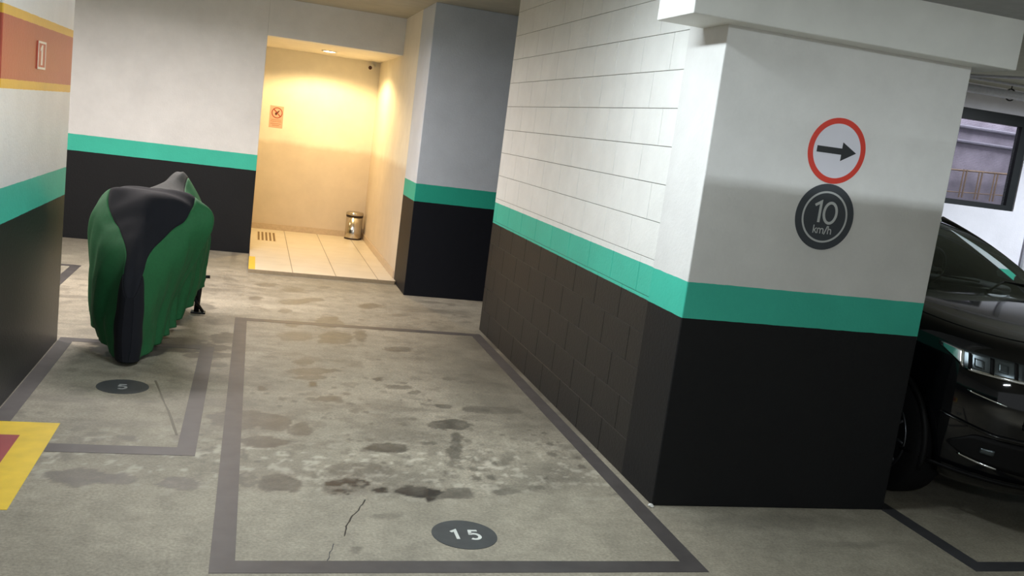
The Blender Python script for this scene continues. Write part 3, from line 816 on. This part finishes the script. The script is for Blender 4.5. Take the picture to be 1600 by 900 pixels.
for s in (-0.09, 0.09):
    bm = bmesh.new(); tube(bm, [(-0.69 + s, 6.70, 0.29), (-0.685 + s, 6.80, 0.55), (-0.68 + s * .9, 6.93, 0.85)], 0.024, 10); obj('fork_leg', bm, M_blkmetal, mc, True)
bm = bmesh.new(); tube(bm, [(-0.98, 7.08, 0.84), (-0.80, 7.0, 0.86), (-0.66, 6.98, 0.86), (-0.52, 7.0, 0.86), (-0.36, 7.06, 0.84)], 0.013, 10); obj('handlebar', bm, M_blkmetal, mc, True)
bm = bmesh.new(); box(bm, (-0.78, 7.10, 0.30), (-0.50, 7.62, 0.70), 0.06, 3); obj('engine', bm, M_blkmetal, mc, True)
bm = bmesh.new(); box(bm, (-0.76, 7.15, 0.70), (-0.50, 7.60, 0.92), 0.08, 3); obj('fuel_tank', bm, M_carpaint, mc, True)
bm = bmesh.new(); box(bm, (-0.73, 7.60, 0.66), (-0.47, 8.30, 0.80), 0.05, 3); obj('seat', bm, M_rubber, mc, True)
# stand and its foot peg showing past the hem
bm = bmesh.new()
tube(bm, [(-0.355, 8.21, 0.012), (-0.350, 8.21, 0.15), (-0.338, 8.20, 0.31)], [0.022, 0.026, 0.022], 10)
tube(bm, [(-0.335, 8.20, 0.315), (-0.265, 8.20, 0.318)], 0.014, 10)
tube(bm, [(-0.60, 8.16, 0.32), (-0.338, 8.20, 0.31)], 0.016, 10)
obj('rear_stand', bm, M_blkmetal, mc, True)
bm = bmesh.new(); tube(bm, [(-0.30, 8.17, 0.018), (-0.36, 8.17, 0.10), (-0.42, 8.14, 0.22), (-0.56, 8.10, 0.30)], 0.013, 8); obj('side_stand', bm, M_blkmetal, mc, True)
boxobj('stand_foot', (-0.40, 8.16, 0.0), (-0.28, 8.25, 0.014), M_blkmetal, mc, 0.005)

#  y,   cx,   top,  seam dx,z   bulgeL dx,z  bulgeR dx,z  lowL dx,z  lowR dx,z  hemL dx,z  hemR dx,z
ST = [
 (6.385, -.690, .46, .020, .455, .026, .34, .026, .34, .024, .18, .024, .18, .020, .035, .020, .035),
 (6.42, -.690, .55, .050, .54, .060, .36, .060, .36, .062, .18, .062, .18, .055, .030, .055, .030),
 (6.50, -.687, .64, .062, .63, .095, .45, .090, .45, .105, .20, .090, .20, .085, .030, .080, .030),
 (6.62, -.682, .76, .075, .73, .160, .55, .140, .53, .200, .25, .115, .25, .150, .055, .105, .040),
 (6.78, -.672, .93, .150, .84, .260, .70, .235, .66, .300, .30, .150, .28, .250, .090, .130, .050),
 (6.92, -.662, 1.08, .250, .95, .335, .82, .315, .80, .345, .36, .190, .32, .310, .140, .150, .070),
 (7.03, -.656, 1.10, .282, 1.06, .405, .84, .418, .90, .355, .42, .185, .34, .330, .160, .165, .090),
 (7.15, -.650, 1.115, .265, 1.09, .330, .90, .315, .88, .330, .45, .190, .38, .300, .170, .180, .110),
 (7.32, -.620, 1.10, .175, 1.06, .230, .90, .270, .88, .280, .48, .240, .44, .260, .190, .190, .150),
 (7.50, -.565, 1.165, .090, 1.10, .200, .88, .250, .86, .260, .50, .240, .48, .240, .250, .200, .220),
 (7.66, -.525, 1.215, .060, 1.175, .200, .90, .235, .84, .250, .52, .235, .52, .230, .330, .205, .290),
 (7.85, -.525, 1.13, .075, 1.09, .200, .86, .230, .80, .230, .56, .225, .56, .215, .400, .205, .370),
 (8.10, -.540, .97, .080, .94, .190, .82, .220, .74, .215, .60, .225, .60, .200, .480, .215, .470),
 (8.38, -.550, .86, .070, .84, .150, .76, .170, .70, .170, .62, .180, .62, .165, .530, .180, .530),
 (8.50, -.552, .72, .030, .71, .060, .66, .060, .64, .070, .60, .070, .60, .070, .550, .070, .550),
]
rows = []
for (y, c, tz, sd, sz, bld, blz, brd, brz, lld, llz, lrd, lrz, hld, hlz, hrd, hrz) in ST:
    rows.append(np.array([(c - hld, y, hlz), (c - lld, y, llz), (c - bld, y, blz), (c - sd, y, sz), (c, y, tz), (c + sd, y, sz), (c + brd, y, brz), (c + lrd, y, lrz), (c + hrd, y, hrz)]))
NU, NV = 10, 12   # subdivisions between stations / between profile points
U = (len(rows) - 1) * NU
V = 8 * NV
grid = []
for i in range(U + 1):
    row = catmull(rows, i / NU)
    line = []
    for j in range(V + 1):
        p = catmull(list(row), j / NV)
        v = j / NV
        side_ = -1 if v < 4 else 1
        q = abs(v - 4) / 4          # 0 at ridge, 1 at hem
        y = p[1]
        # hanging folds: run down from the shoulders, deepest near the hem
        f = max(0.0, q - 0.25) / 0.75
        amp = 0.024 * f * min(1.0, (y - 6.38) / 0.25)
        ph = y * 34 + side_ * 1.3 + 2.2 * math.sin(y * 5.1 + q * 1.5)
        w = amp * (1.0 - 1.7 * abs(math.sin(ph * 0.5)) ** 0.7 + 0.45 * math.sin(ph * 1.9 + 1.0 + q))
        # drag lines across the black top, from bar end to bar end
        g = max(0.0, 1 - abs(q - 0.2) / 0.35) * max(0.0, 1 - abs(y - 7.0) / 0.4)
        dz = 0.010 * g * math.sin(v * 3.0 + y * 46 + 3 * mnoise.noise(Vector((v, y * 4, 0))))
        nn = mnoise.noise(Vector((p[0] * 7, y * 6, p[2] * 7))) * 0.010
        p = p + np.array([side_ * (w + nn * (0.3 + f)), 0, dz + nn * 0.5])
        line.append(tuple(p))
    grid.append(line)
cv = thing('motorcycle_cover', (-0.66, 7.3, 0), 'green and black fabric cover draped over the parked motorcycle', 'cover')
def patch(name, j0, j1, i0, i1, mat):
    bm = bmesh.new()
    vg = [[bm.verts.new(grid[i][j]) for j in range(j0, j1 + 1)] for i in range(i0, i1 + 1)]
    for i in range(len(vg) - 1):
        for j in range(len(vg[0]) - 1):
            bm.faces.new((vg[i][j], vg[i][j + 1], vg[i + 1][j + 1], vg[i + 1][j]))
    o = obj(name, bm, mat, cv, True)
    s = o.modifiers.new('thickness', 'SOLIDIFY'); s.thickness = 0.004; s.offset = -1
    return o
iB = 8 * NU     # station where the front black panel ends
# front cap closes the nose
patch('side_panel', 0, 3 * NV, int(1.75 * NU), U, M_green)
patch('side_panel', 5 * NV, V, int(1.75 * NU), U, M_green)
patch('front_panel', 3 * NV, 5 * NV, 0, iB, M_navy)
patch('rear_top_panel', 3 * NV, 5 * NV, iB, U, M_greytop)
bm = bmesh.new()
bm.faces.new([bm.verts.new(grid[0][j]) for j in range(0, V + 1)])
obj('front_strip', bm, M_navy, cv, True)
iS = int(1.75 * NU)
patch('front_strip', 0, 3 * NV, 0, iS, M_navy)
patch('front_strip', 5 * NV, V, 0, iS, M_navy)

# ================================================================== CAR
car = thing('car', (4.66, 5.9, 0), 'black sport utility car parked nose-out behind the sign pillar', 'car')
CX, W, YF, YR = 4.66, 0.92, 3.80, 8.15
NS = 3.2
RINGS = [  # z, rise to the cowl, inset side, inset front
    (0.22, 0.00, 0.10, 0.14), (0.26, 0.00, 0.04, 0.06), (0.32, 0.0, 0.015, 0.03), (0.45, 0.00, 0.00, 0.02), (0.60, 0.00, 0.00, 0.00), (0.76, 0.00, 0.0, 0.00),
    (0.90, 0.01, 0.01, 0.03), (0.985, 0.035, 0.03, 0.07), (1.025, 0.07, 0.06, 0.12), (1.045, 0.095, 0.11, 0.19), (1.06, 0.11, 0.22, 0.34), (1.068, 0.115, 0.45, 0.60), (1.07, 0.115, 0.75, 0.9)]
def plan(phi, seg, w, yf, yr):
    """phi in degrees, 0 = nose centre, 90 = side start; seg chooses front or rear corner"""
    a = rad(phi)
    sx = abs(math.sin(a)) ** (2 / NS); cy_ = abs(math.cos(a)) ** (2 / NS)
    if seg == 'f': return (w * sx, yf + 1.0 * (1 - cy_))
    return (w * sx, yr - 0.7 * (1 - cy_))
def ring_at(z):
    for r0, r1 in zip(RINGS[:-1], RINGS[1:]):
        if r0[0] <= z <= r1[0]:
            u = (z - r0[0]) / (r1[0] - r0[0])
            return [r0[k] + (r1[k] - r0[k]) * u for k in range(4)]
    return list(RINGS[-1])
def rise(y): 
    u = min(max((y - 3.9) / 1.4, 0), 1)
    return u * u * (3 - 2 * u) * 0.6 + u * 0.4
def body_pt(phi, z, side_, out=0.0):
    z_, rs_, is_, if_ = ring_at(z)
    x, y = plan(phi, 'f', W - is_ + out, YF + if_ - out, YR)
    return Vector((CX + side_ * x, y, z + rs_ * rise(y)))
PH = [0, 8, 16, 24, 32, 40, 48, 54, 60, 65, 70, 74, 78, 82, 86, 90]
bm = bmesh.new()
rings = []
for (z, rs_, is_, if_) in RINGS:
    half = [plan(p, 'f', W - is_, YF + if_, 0) for p in PH]
    y0 = YF + if_ + 1.0; y1 = YR - if_ * 0.6 - 0.7
    half += [(W - is_, y0 + (y1 - y0) * k / 14) for k in range(1, 14)]
    half += [plan(p, 'r', W - is_, 0, YR - if_ * 0.6) for p in PH[::-1]]
    loop = [(CX + x, y) for x, y in half] + [(CX - x, y) for x, y in half[-2:0:-1]]
    rings.append([bm.verts.new((x, y, z + rs_ * rise(y) - (0.03 * max(0, (y - 5.3)) * 0.2 if z > 1 else 0))) for x, y in loop])
n = len(rings[0])
for i in range(len(rings) - 1):
    for k in range(n):
        bm.faces.new((rings[i][k], rings[i][(k + 1) % n], rings[i + 1][(k + 1) % n], rings[i + 1][k]))
def capring(r, flip):
    m = n // 2
    for k in range(m):
        a0, a1, b1, b0 = r[k], r[(k + 1) % n], r[(n - k - 1) % n], r[(n - k) % n]
        vsn = []
        for q in (a0, a1, b1, b0):
            if q not in vsn: vsn.append(q)
        if len(vsn) >= 3: bm.faces.new(vsn[::-1] if flip else vsn)
capring(rings[0], True); capring(rings[-1], False)
body = obj('body', bm, M_carpaint, car, True)
# wheel arches cut through the shell
cuts = []
for (yc) in (4.64, 7.25):
    for s in (-1, 1):
        bmc = bmesh.new(); lathe(bmc, [(0.40, -0.16), (0.40, 0.16)], 48, 'x', (CX + s * 0.86, yc, 0.36))
        c_ = obj('cut', bmc, M_cartrim)
        cuts.append(c_)
        md = body.modifiers.new('arch', 'BOOLEAN'); md.operation = 'DIFFERENCE'; md.object = c_; md.solver = 'EXACT'
dg = bpy.context.evaluated_depsgraph_get()
nm = bpy.data.meshes.new_from_object(body.evaluated_get(dg))
body.modifiers.clear(); body.data = nm
for c_ in cuts: bpy.data.objects.remove(c_, do_unlink=True)
for p in nm.polygons: p.use_smooth = True

def body_patch(name, side_, phis, top, bot, out, mat, parent=None, th=0.008, nz=6):
    bm = bmesh.new()
    g = []
    for k, ph in enumerate(phis):
        u = k / (len(phis) - 1)
        zt, zb = top(u), bot(u)
        g.append([bm.verts.new(body_pt(ph, zb + (zt - zb) * j / nz, side_, out)) for j in range(nz + 1)])
    for a_, b_ in zip(g[:-1], g[1:]):
        for j in range(nz):
            bm.faces.new((a_[j], b_[j], b_[j + 1], a_[j + 1]))
    o = obj(name, bm, mat, parent or car, True)
    s = o.modifiers.new('thickness', 'SOLIDIFY'); s.thickness = th; s.offset = 0
    return o
def rng(a, b, n): return [a + (b - a) * k / (n - 1) for k in range(n)]
def pw(pts):
    def f(u):
        for (a, va), (b, vb) in zip(pts[:-1], pts[1:]):
            if u <= b: return va + (vb - va) * (u - a) / (b - a)
        return pts[-1][1]
    return f
M_teal_lens = simple('turn_lens_teal_tint', srgb(60, 120, 108), 0.15, coat=1.0)
for s in (-1, 1):
    hl = body_patch('headlight', s, rng(70, 34, 20), pw([(0, .985), (.3, .975), (1, .962)]), pw([(0, .965), (.32, .875), (1, .866)]), 0.010, M_lampint, None)
    body_patch('side_reflector', s, rng(69, 59.5, 8), pw([(0, .980), (1, .970)]), pw([(0, .965), (1, .885)]), 0.017, M_chrome, hl, 0.004)
    body_patch('chrome_strip', s, rng(58.5, 33, 16), pw([(0, .890), (1, .880)]), pw([(0, .876), (1, .862)]), 0.020, M_chrome, hl, 0.006, 2)
    for (p0, p1) in ((55, 51), (45, 41)):
        body_patch('projector', s, rng(p0, p1, 6), pw([(0, .945), (1, .94)]), pw([(0, .905), (1, .90)]), 0.018, M_lampint, hl, 0.004)
    for (p0, p1) in ((57.5, 56.2), (48.5, 46.8), (38.6, 37)):
        body_patch('divider', s, rng(p0, p1, 3), pw([(0, .965), (1, .962)]), pw([(0, .885), (1, .88)]), 0.021, M_cartrim, hl, 0.004)
    body_patch('fog_lamp_recess', s, rng(60, 26, 16), pw([(0, .47), (.3, .54), (1, .53)]), pw([(0, .46), (.25, .40), (1, .36)]), 0.006, M_cartrim)
    body_patch('fog_lamp_trim', s, rng(55, 38, 12), pw([(0, .42), (.5, .40), (1, .385)]), pw([(0, .412), (.5, .388), (1, .373)]), 0.014, M_chrome, None, 0.006, 2)
    body_patch('fog_lamp', s, rng(46, 40, 6), pw([(0, .48), (1, .48)]), pw([(0, .45), (1, .445)]), 0.014, M_lampint, None, 0.006, 3)
    body_patch('bumper_crease', s, rng(66, 20, 20), pw([(0, .62), (.5, .565), (1, .555)]), pw([(0, .612), (.5, .553), (1, .54)]), 0.010, M_carpaint, None, 0.012, 2)
    body_patch('bumper_lip', s, rng(78, 0, 26), pw([(0, .335), (1, .300)]), pw([(0, .318), (1, .282)]), 0.022, M_cartrim, None, 0.012, 2)
    body_patch('parking_trim', s, rng(57, 40, 10), pw([(0, .775), (1, .735)]), pw([(0, .768), (1, .728)]), 0.006, M_chrome, None, 0.004, 2)
    for (yc) in (4.64, 7.25):      # arch mouldings
        bm = bmesh.new()
        tube(bm, [(CX + s * 0.915, yc + 0.405 * math.cos(a_), 0.36 + 0.405 * math.sin(a_)) for a_ in rng(-0.25, math.pi + 0.25, 28)], 0.016, 8)
        obj('arch_moulding', bm, M_cartrim, car, True)
    # door mirror
    bm = bmesh.new(); box(bm, (CX + s * 0.86, 5.62, 1.14), (CX + s * 1.08, 5.72, 1.28), 0.03, 3)
    obj('door_mirror', bm, M_carpaint, car, True)
    # side glass
    bm = bmesh.new(); g = []
    for k in range(15):
        u = k / 14
        yb = 5.45 + u * 2.35; yt = 6.30 + u * 1.35
        g.append([bm.verts.new((CX + s * (0.845 - 0.24 * v ** 1.3), yb + (yt - yb) * v, 1.135 + (0.46 - 0.10 * (u - 0.35) ** 2) * v)) for v in rng(0, 1, 7)])
    for a_, b_ in zip(g[:-1], g[1:]):
        for j in range(6): bm.faces.new((a_[j], b_[j], b_[j + 1], a_[j + 1]))
    obj('side_window', bm, M_glass, car, True)
    # pillar A, pillar C, roof rail
    bm = bmesh.new(); tube(bm, [(CX + s * (0.815 - 0.20 * v), 5.24 + 1.05 * v, 1.145 + 0.46 * v + 0.045 * math.sin(v * math.pi) - 0.01) for v in rng(0, 1, 10)], 0.032, 8); obj('windscreen_pillar', bm, M_carpaint, car, True)
    bm = bmesh.new(); tube(bm, [(CX + s * 0.84, 6.55, 1.12), (CX + s * 0.72, 6.75, 1.42), (CX + s * 0.61, 6.85, 1.60)], 0.03, 8); obj('door_pillar', bm, M_cartrim, car, True)
    bm = bmesh.new(); tube(bm, [(CX + s * 0.84, 7.85, 1.10), (CX + s * 0.74, 7.75, 1.36), (CX + s * 0.60, 7.62, 1.57)], 0.06, 8); obj('rear_pillar', bm, M_carpaint, car, True)
# central grille, badge-less bars and plate
gr = body_patch('grille', 1, rng(32, 0, 12), pw([(0, .90), (1, .93)]), pw([(0, .62), (1, .58)]), 0.006, M_cartrim)
body_patch('grille_half', -1, rng(32, 0, 12), pw([(0, .90), (1, .93)]), pw([(0, .62), (1, .58)]), 0.006, M_cartrim, gr)
for zc in (.64, .70, .76, .82, .88):
    for s in (-1, 1):
        body_patch('grille_bar', s, rng(32, 0, 10), pw([(0, zc + .006), (1, zc + .012)]), pw([(0, zc - .006), (1, zc)]), 0.016, M_chrome, gr, 0.005, 1)
for s in (-1, 1):
    pts = [body_pt(p, 1.048, s, 0.001) for p in rng(20, 90, 16)]
    q = pts[-1]
    pts += [Vector((q.x, q.y + 0.1 * k, 1.048 + 0.097 * rise(q.y + 0.1 * k))) for k in range(1, 5)]
    bm = bmesh.new(); tube(bm, pts, 0.0045, 6); obj('bonnet_seam', bm, M_cartrim, car, True)
# cowl strip and wipers
bm = bmesh.new(); g = []
for u in rng(-1, 1, 17):
    yb = 5.22 - 0.10 * (1 - u * u); yt = 6.27 - 0.05 * (1 - u * u)
    g.append([bm.verts.new((CX + u * (0.80 - 0.20 * v), yb + (yt - yb) * v, 1.165 + 0.01 * (1 - u * u) + 0.435 * v + 0.055 * math.sin(v * math.pi) + 0.02 * (1 - u * u) * v)) for v in rng(0, 1, 12)])
for a_, b_ in zip(g[:-1], g[1:]):
    for j in range(11): bm.faces.new((a_[j], b_[j], b_[j + 1], a_[j + 1]))
obj('windscreen', bm, M_glass, car, True)
bm = bmesh.new(); g = []
for u in rng(-1, 1, 17):
    line = []
    for v in rng(0, 1, 14):
        y = 6.25 - 0.05 * (1 - u * u) + v * 1.45
        z = 1.60 + 0.045 * math.sin((0.15 + 0.75 * v) * math.pi) + 0.035 * (1 - abs(u) ** 3)
        line.append(bm.verts.new((CX + u * 0.615, y, z - 0.03 * abs(u) ** 6)))
    g.append(line)
for a_, b_ in zip(g[:-1], g[1:]):
    for j in range(13): bm.faces.new((a_[j], b_[j], b_[j + 1], a_[j + 1]))
o = obj('roof', bm, M_carpaint, car, True); s_ = o.modifiers.new('thickness', 'SOLIDIFY'); s_.thickness = 0.03; s_.offset = -1
bm = bmesh.new(); g = []
for u in rng(-1, 1, 9):
    g.append([bm.verts.new((CX + u * (0.60 + 0.18 * v), 7.70 + 0.28 * v, 1.60 + 0.03 * (1 - u * u) - 0.50 * v)) for v in rng(0, 1, 6)])
for a_, b_ in zip(g[:-1], g[1:]):
    for j in range(5): bm.faces.new((a_[j], b_[j], b_[j + 1], a_[j + 1]))
obj('rear_window', bm, M_glass, car, True)
for (x0, x1, ye) in ((4.30, 4.85, 5.42), (4.80, 5.36, 5.40)):
    bm = bmesh.new(); tube(bm, [(x0, 5.17, 1.185), (x0 + 0.25, ye - 0.1, 1.255), (x1, 5.30, 1.24)], 0.008, 6); obj('wiper', bm, M_cartrim, car)
# interior: dashboard, steering wheel, seats
bm = bmesh.new(); box(bm, (CX - 0.74, 5.55, 1.10), (CX + 0.74, 5.95, 1.20), 0.04, 3); obj('dashboard', bm, M_dark, car, True)
bm = bmesh.new()
tube(bm, [(CX + 0.36 + 0.18 * math.cos(a_), 6.08 - 0.06 * math.sin(a_), 1.22 + 0.17 * math.sin(a_)) for a_ in rng(0, 2 * math.pi, 30)], 0.014, 8)
tube(bm, [(CX + 0.20, 6.08, 1.22), (CX + 0.52, 6.08, 1.22)], 0.02, 6)
obj('steering_wheel', bm, M_dark, car, True)
for s in (-1, 1):
    bm = bmesh.new()
    box(bm, (CX + s * 0.36 - 0.24, 6.62, 1.05), (CX + s * 0.36 + 0.24, 6.76, 1.36), 0.06, 3)
    box(bm, (CX + s * 0.36 - 0.12, 6.66, 1.38), (CX + s * 0.36 + 0.12, 6.76, 1.52), 0.04, 3)
    obj('front_seat', bm, M_dark, car, True)
bm = bmesh.new(); box(bm, (CX - 0.11, 6.16, 1.50), (CX + 0.11, 6.19, 1.56), 0.01, 2); obj('rear_view_mirror', bm, M_dark, car)
# wheels
for yc in (4.64, 7.25):
    for s in (-1, 1):
        xo = CX + s * 0.80
        w_ = obj('wheel', lathe(bmesh.new(), [(0.20, -0.10), (0.335, -0.11), (0.355, -0.085), (0.36, -0.04), (0.36, 0.04), (0.355, 0.085), (0.335, 0.11), (0.20, 0.10)], 56, 'x', (xo, yc, 0.36)), M_rubber, car, True)
        bm = bmesh.new()
        tube(bm, [(xo + s * 0.105, yc + 0.228 * math.cos(a_), 0.36 + 0.228 * math.sin(a_)) for a_ in rng(0, 2 * math.pi, 49)], 0.009, 8)
        for k in range(10):
            a_ = 2 * math.pi * k / 10
            tube(bm, [(xo + s * 0.108, yc + 0.04 * math.cos(a_), 0.36 + 0.04 * math.sin(a_)), (xo + s * 0.10, yc + 0.225 * math.cos(a_ + 0.06), 0.36 + 0.225 * math.sin(a_ + 0.06))], 0.012, 6)
        lathe(bm, [(0.05, s * 0.10), (0.05, s * 0.118)], 24, 'x', (xo, yc, 0.36))
        obj('alloy_rim', bm, simple('alloy_dark', srgb(90, 92, 96), 0.3, metal=0.9), w_, True)
        for ch in (w_,):
            pass
bpy.context.view_layer.update()

# ================================================================== RIGHT BACKGROUND
win = struct('window_1', (7.44, YW + 0.02, 1.70), (8.50, YW + 0.10, 1.76), M_frame)
def child_of(p, name, a, b, mat):
    o = boxobj(name, a, b, mat); o.parent = p; o.matrix_parent_inverse = Matrix.Translation(-Vector(p.location)); return o
child_of(win, 'window_frame', (7.44, YW + 0.02, 2.66), (8.50, YW + 0.10, 2.78), M_frame)
child_of(win, 'window_frame', (7.44, YW + 0.02, 1.76), (7.53, YW + 0.10, 2.66), M_frame)
child_of(win, 'window_frame', (8.40, YW + 0.02, 1.76), (8.50, YW + 0.10, 2.66), M_frame)
bm = bmesh.new()
for k in range(48):
    x = 7.54 + k * 0.018
    tube(bm, [(x, YW + 0.06, 1.76), (x, YW + 0.06, 2.66)], 0.0014, 4, False)
for k in range(50):
    z = 1.77 + k * 0.018
    tube(bm, [(7.53, YW + 0.063, z), (8.40, YW + 0.063, z)], 0.0014, 4, False)
o = obj('wire_mesh', bm, simple('galvanised_wire', srgb(120, 120, 128), 0.5, metal=0.4)); o.parent = win; o.matrix_parent_inverse = Matrix.Translation(-Vector(win.location))

def pipe(pts, r, mat, label, name='pipe', cat='pipe', group=None):
    bm = bmesh.new(); tube(bm, pts, r, 14)
    o = obj(name, bm, mat, smooth=True, loc=pts[0])
    return set_props(o, label, cat, group)
pipe([(6.6, 8.55, 2.93), (9.6, 8.55, 2.93)], 0.045, M_pipe, 'thick white pipe hung under the ceiling above the mesh window')
pipe([(5.6, 7.6, 2.90), (9.4, 7.6, 2.90)], 0.012, M_pipe, 'thin white conduit under the ceiling nearer than the thick pipe')
pipe([(6.1, 8.9, 2.98), (7.2, 7.3, 2.98), (8.6, 5.2, 2.98)], 0.014, M_pipe, 'thin white conduit crossing the others diagonally under the ceiling')
pipe([(6.9, 10.565, 2.70), (14.8, 10.565, 2.70)], 0.03, simple('grey_pipe', srgb(120, 120, 132), 0.5), 'upper grey pipe on the yard wall behind the mesh')
pipe([(6.9, 10.57, 2.51), (14.8, 10.57, 2.51)], 0.025, simple('grey_pipe2', srgb(112, 112, 124), 0.5), 'lower grey pipe on the yard wall behind the mesh')
bm = bmesh.new(); tube(bm, [(7.72 + 0.062 * math.cos(a_), 8.55, 2.93 + 0.06 * math.sin(a_)) for a_ in rng(0, 2 * math.pi, 20)], 0.008, 6); tube(bm, [(7.72, 8.55, 2.99), (7.72, 8.55, 3.05)], 0.006, 6)
set_props(obj('pipe_hanger', bm, M_frame, loc=(7.72, 8.55, 3.05)), 'dark ring hanger holding the thick white ceiling pipe', 'bracket')
# hanging rack on the yard wall
t = thing('wall_rack', (8.9, 10.5, 1.8), 'brown tube rack with hanging uprights seen through the mesh', 'rack')
bm = bmesh.new(); tube(bm, [(8.60, 10.5, 2.12), (9.80, 10.5, 2.17)], 0.014, 6); tube(bm, [(8.60, 10.5, 1.83), (9.70, 10.5, 1.88)], 0.008, 6); obj('rail', bm, M_wood, t)
for k, x in enumerate((8.99, 9.24, 9.49)):
    for dx in (0.0, 0.05):
        bm = bmesh.new(); tube(bm, [(x + dx, 10.49, 2.15), (x + dx, 10.49, 1.78)], 0.011, 6); obj('upright', bm, M_wood, t)

pipe([(8.76, 8.955, 0.0), (8.76, 8.955, 2.98)], 0.03, M_pipe, 'white vertical drain pipe on the far wall right of the mesh window')

# ================================================================== LAMP FIXTURES (ceiling, above and behind the camera)
M_fix = simple('fixture_white_metal', srgb(225, 225, 222), 0.4)
M_tube_on = emis('fluorescent_tube_lit', (0.86, 0.97, 1.0, 1), 16.0)
where = {'bay': 'over the numbered bay 15', 'behind': 'behind the camera over the drive aisle', 'left': 'over the left part of the garage',
         'blocker': 'above the ventilation duct at right', 'car': 'beyond the black car', 'centre': 'before the landing'}
for (n_, x, y, z, al, p) in LAMPS:
    t = thing('fluorescent_fixture', (x, y, CEIL), 'white twin tube fluorescent fixture on the ceiling ' + where[n_], 'lamp')
    lx, ly = (0.62, 0.09) if al == 'x' else (0.09, 0.62)
    boxobj('housing', (x - lx, y - ly, z + 0.005), (x + lx, y + ly, CEIL), M_fix, t, 0.008)
    for s in (-0.045, 0.045):
        bm = bmesh.new()
        if al == 'x': tube(bm, [(x - 0.59, y + s, z - 0.012), (x + 0.59, y + s, z - 0.012)], 0.013, 10)
        else: tube(bm, [(x + s, y - 0.59, z - 0.012), (x + s, y + 0.59, z - 0.012)], 0.013, 10)
        obj('tube', bm, M_tube_on, t, True)
# added unseen tray hung under the right-hand fixture to cast the pillar's shade edge
o = boxobj('light_baffle', (1.4, 0.75, 2.29), (7.0, 2.20, 2.355), simple('baffle_galvanised', srgb(150, 152, 155), 0.5, metal=0.3), loc=(4.2, 1.4, 2.29))
set_props(o, 'long flat added light-blocking duct hung below the ceiling over the drive aisle', 'baffle')
o = o
for x in (1.6, 6.8):
    for y in (0.8, 2.15):
        boxobj('hanger', (x - 0.01, y - 0.01, 2.355), (x + 0.01, y + 0.01, CEIL), M_fix, o)
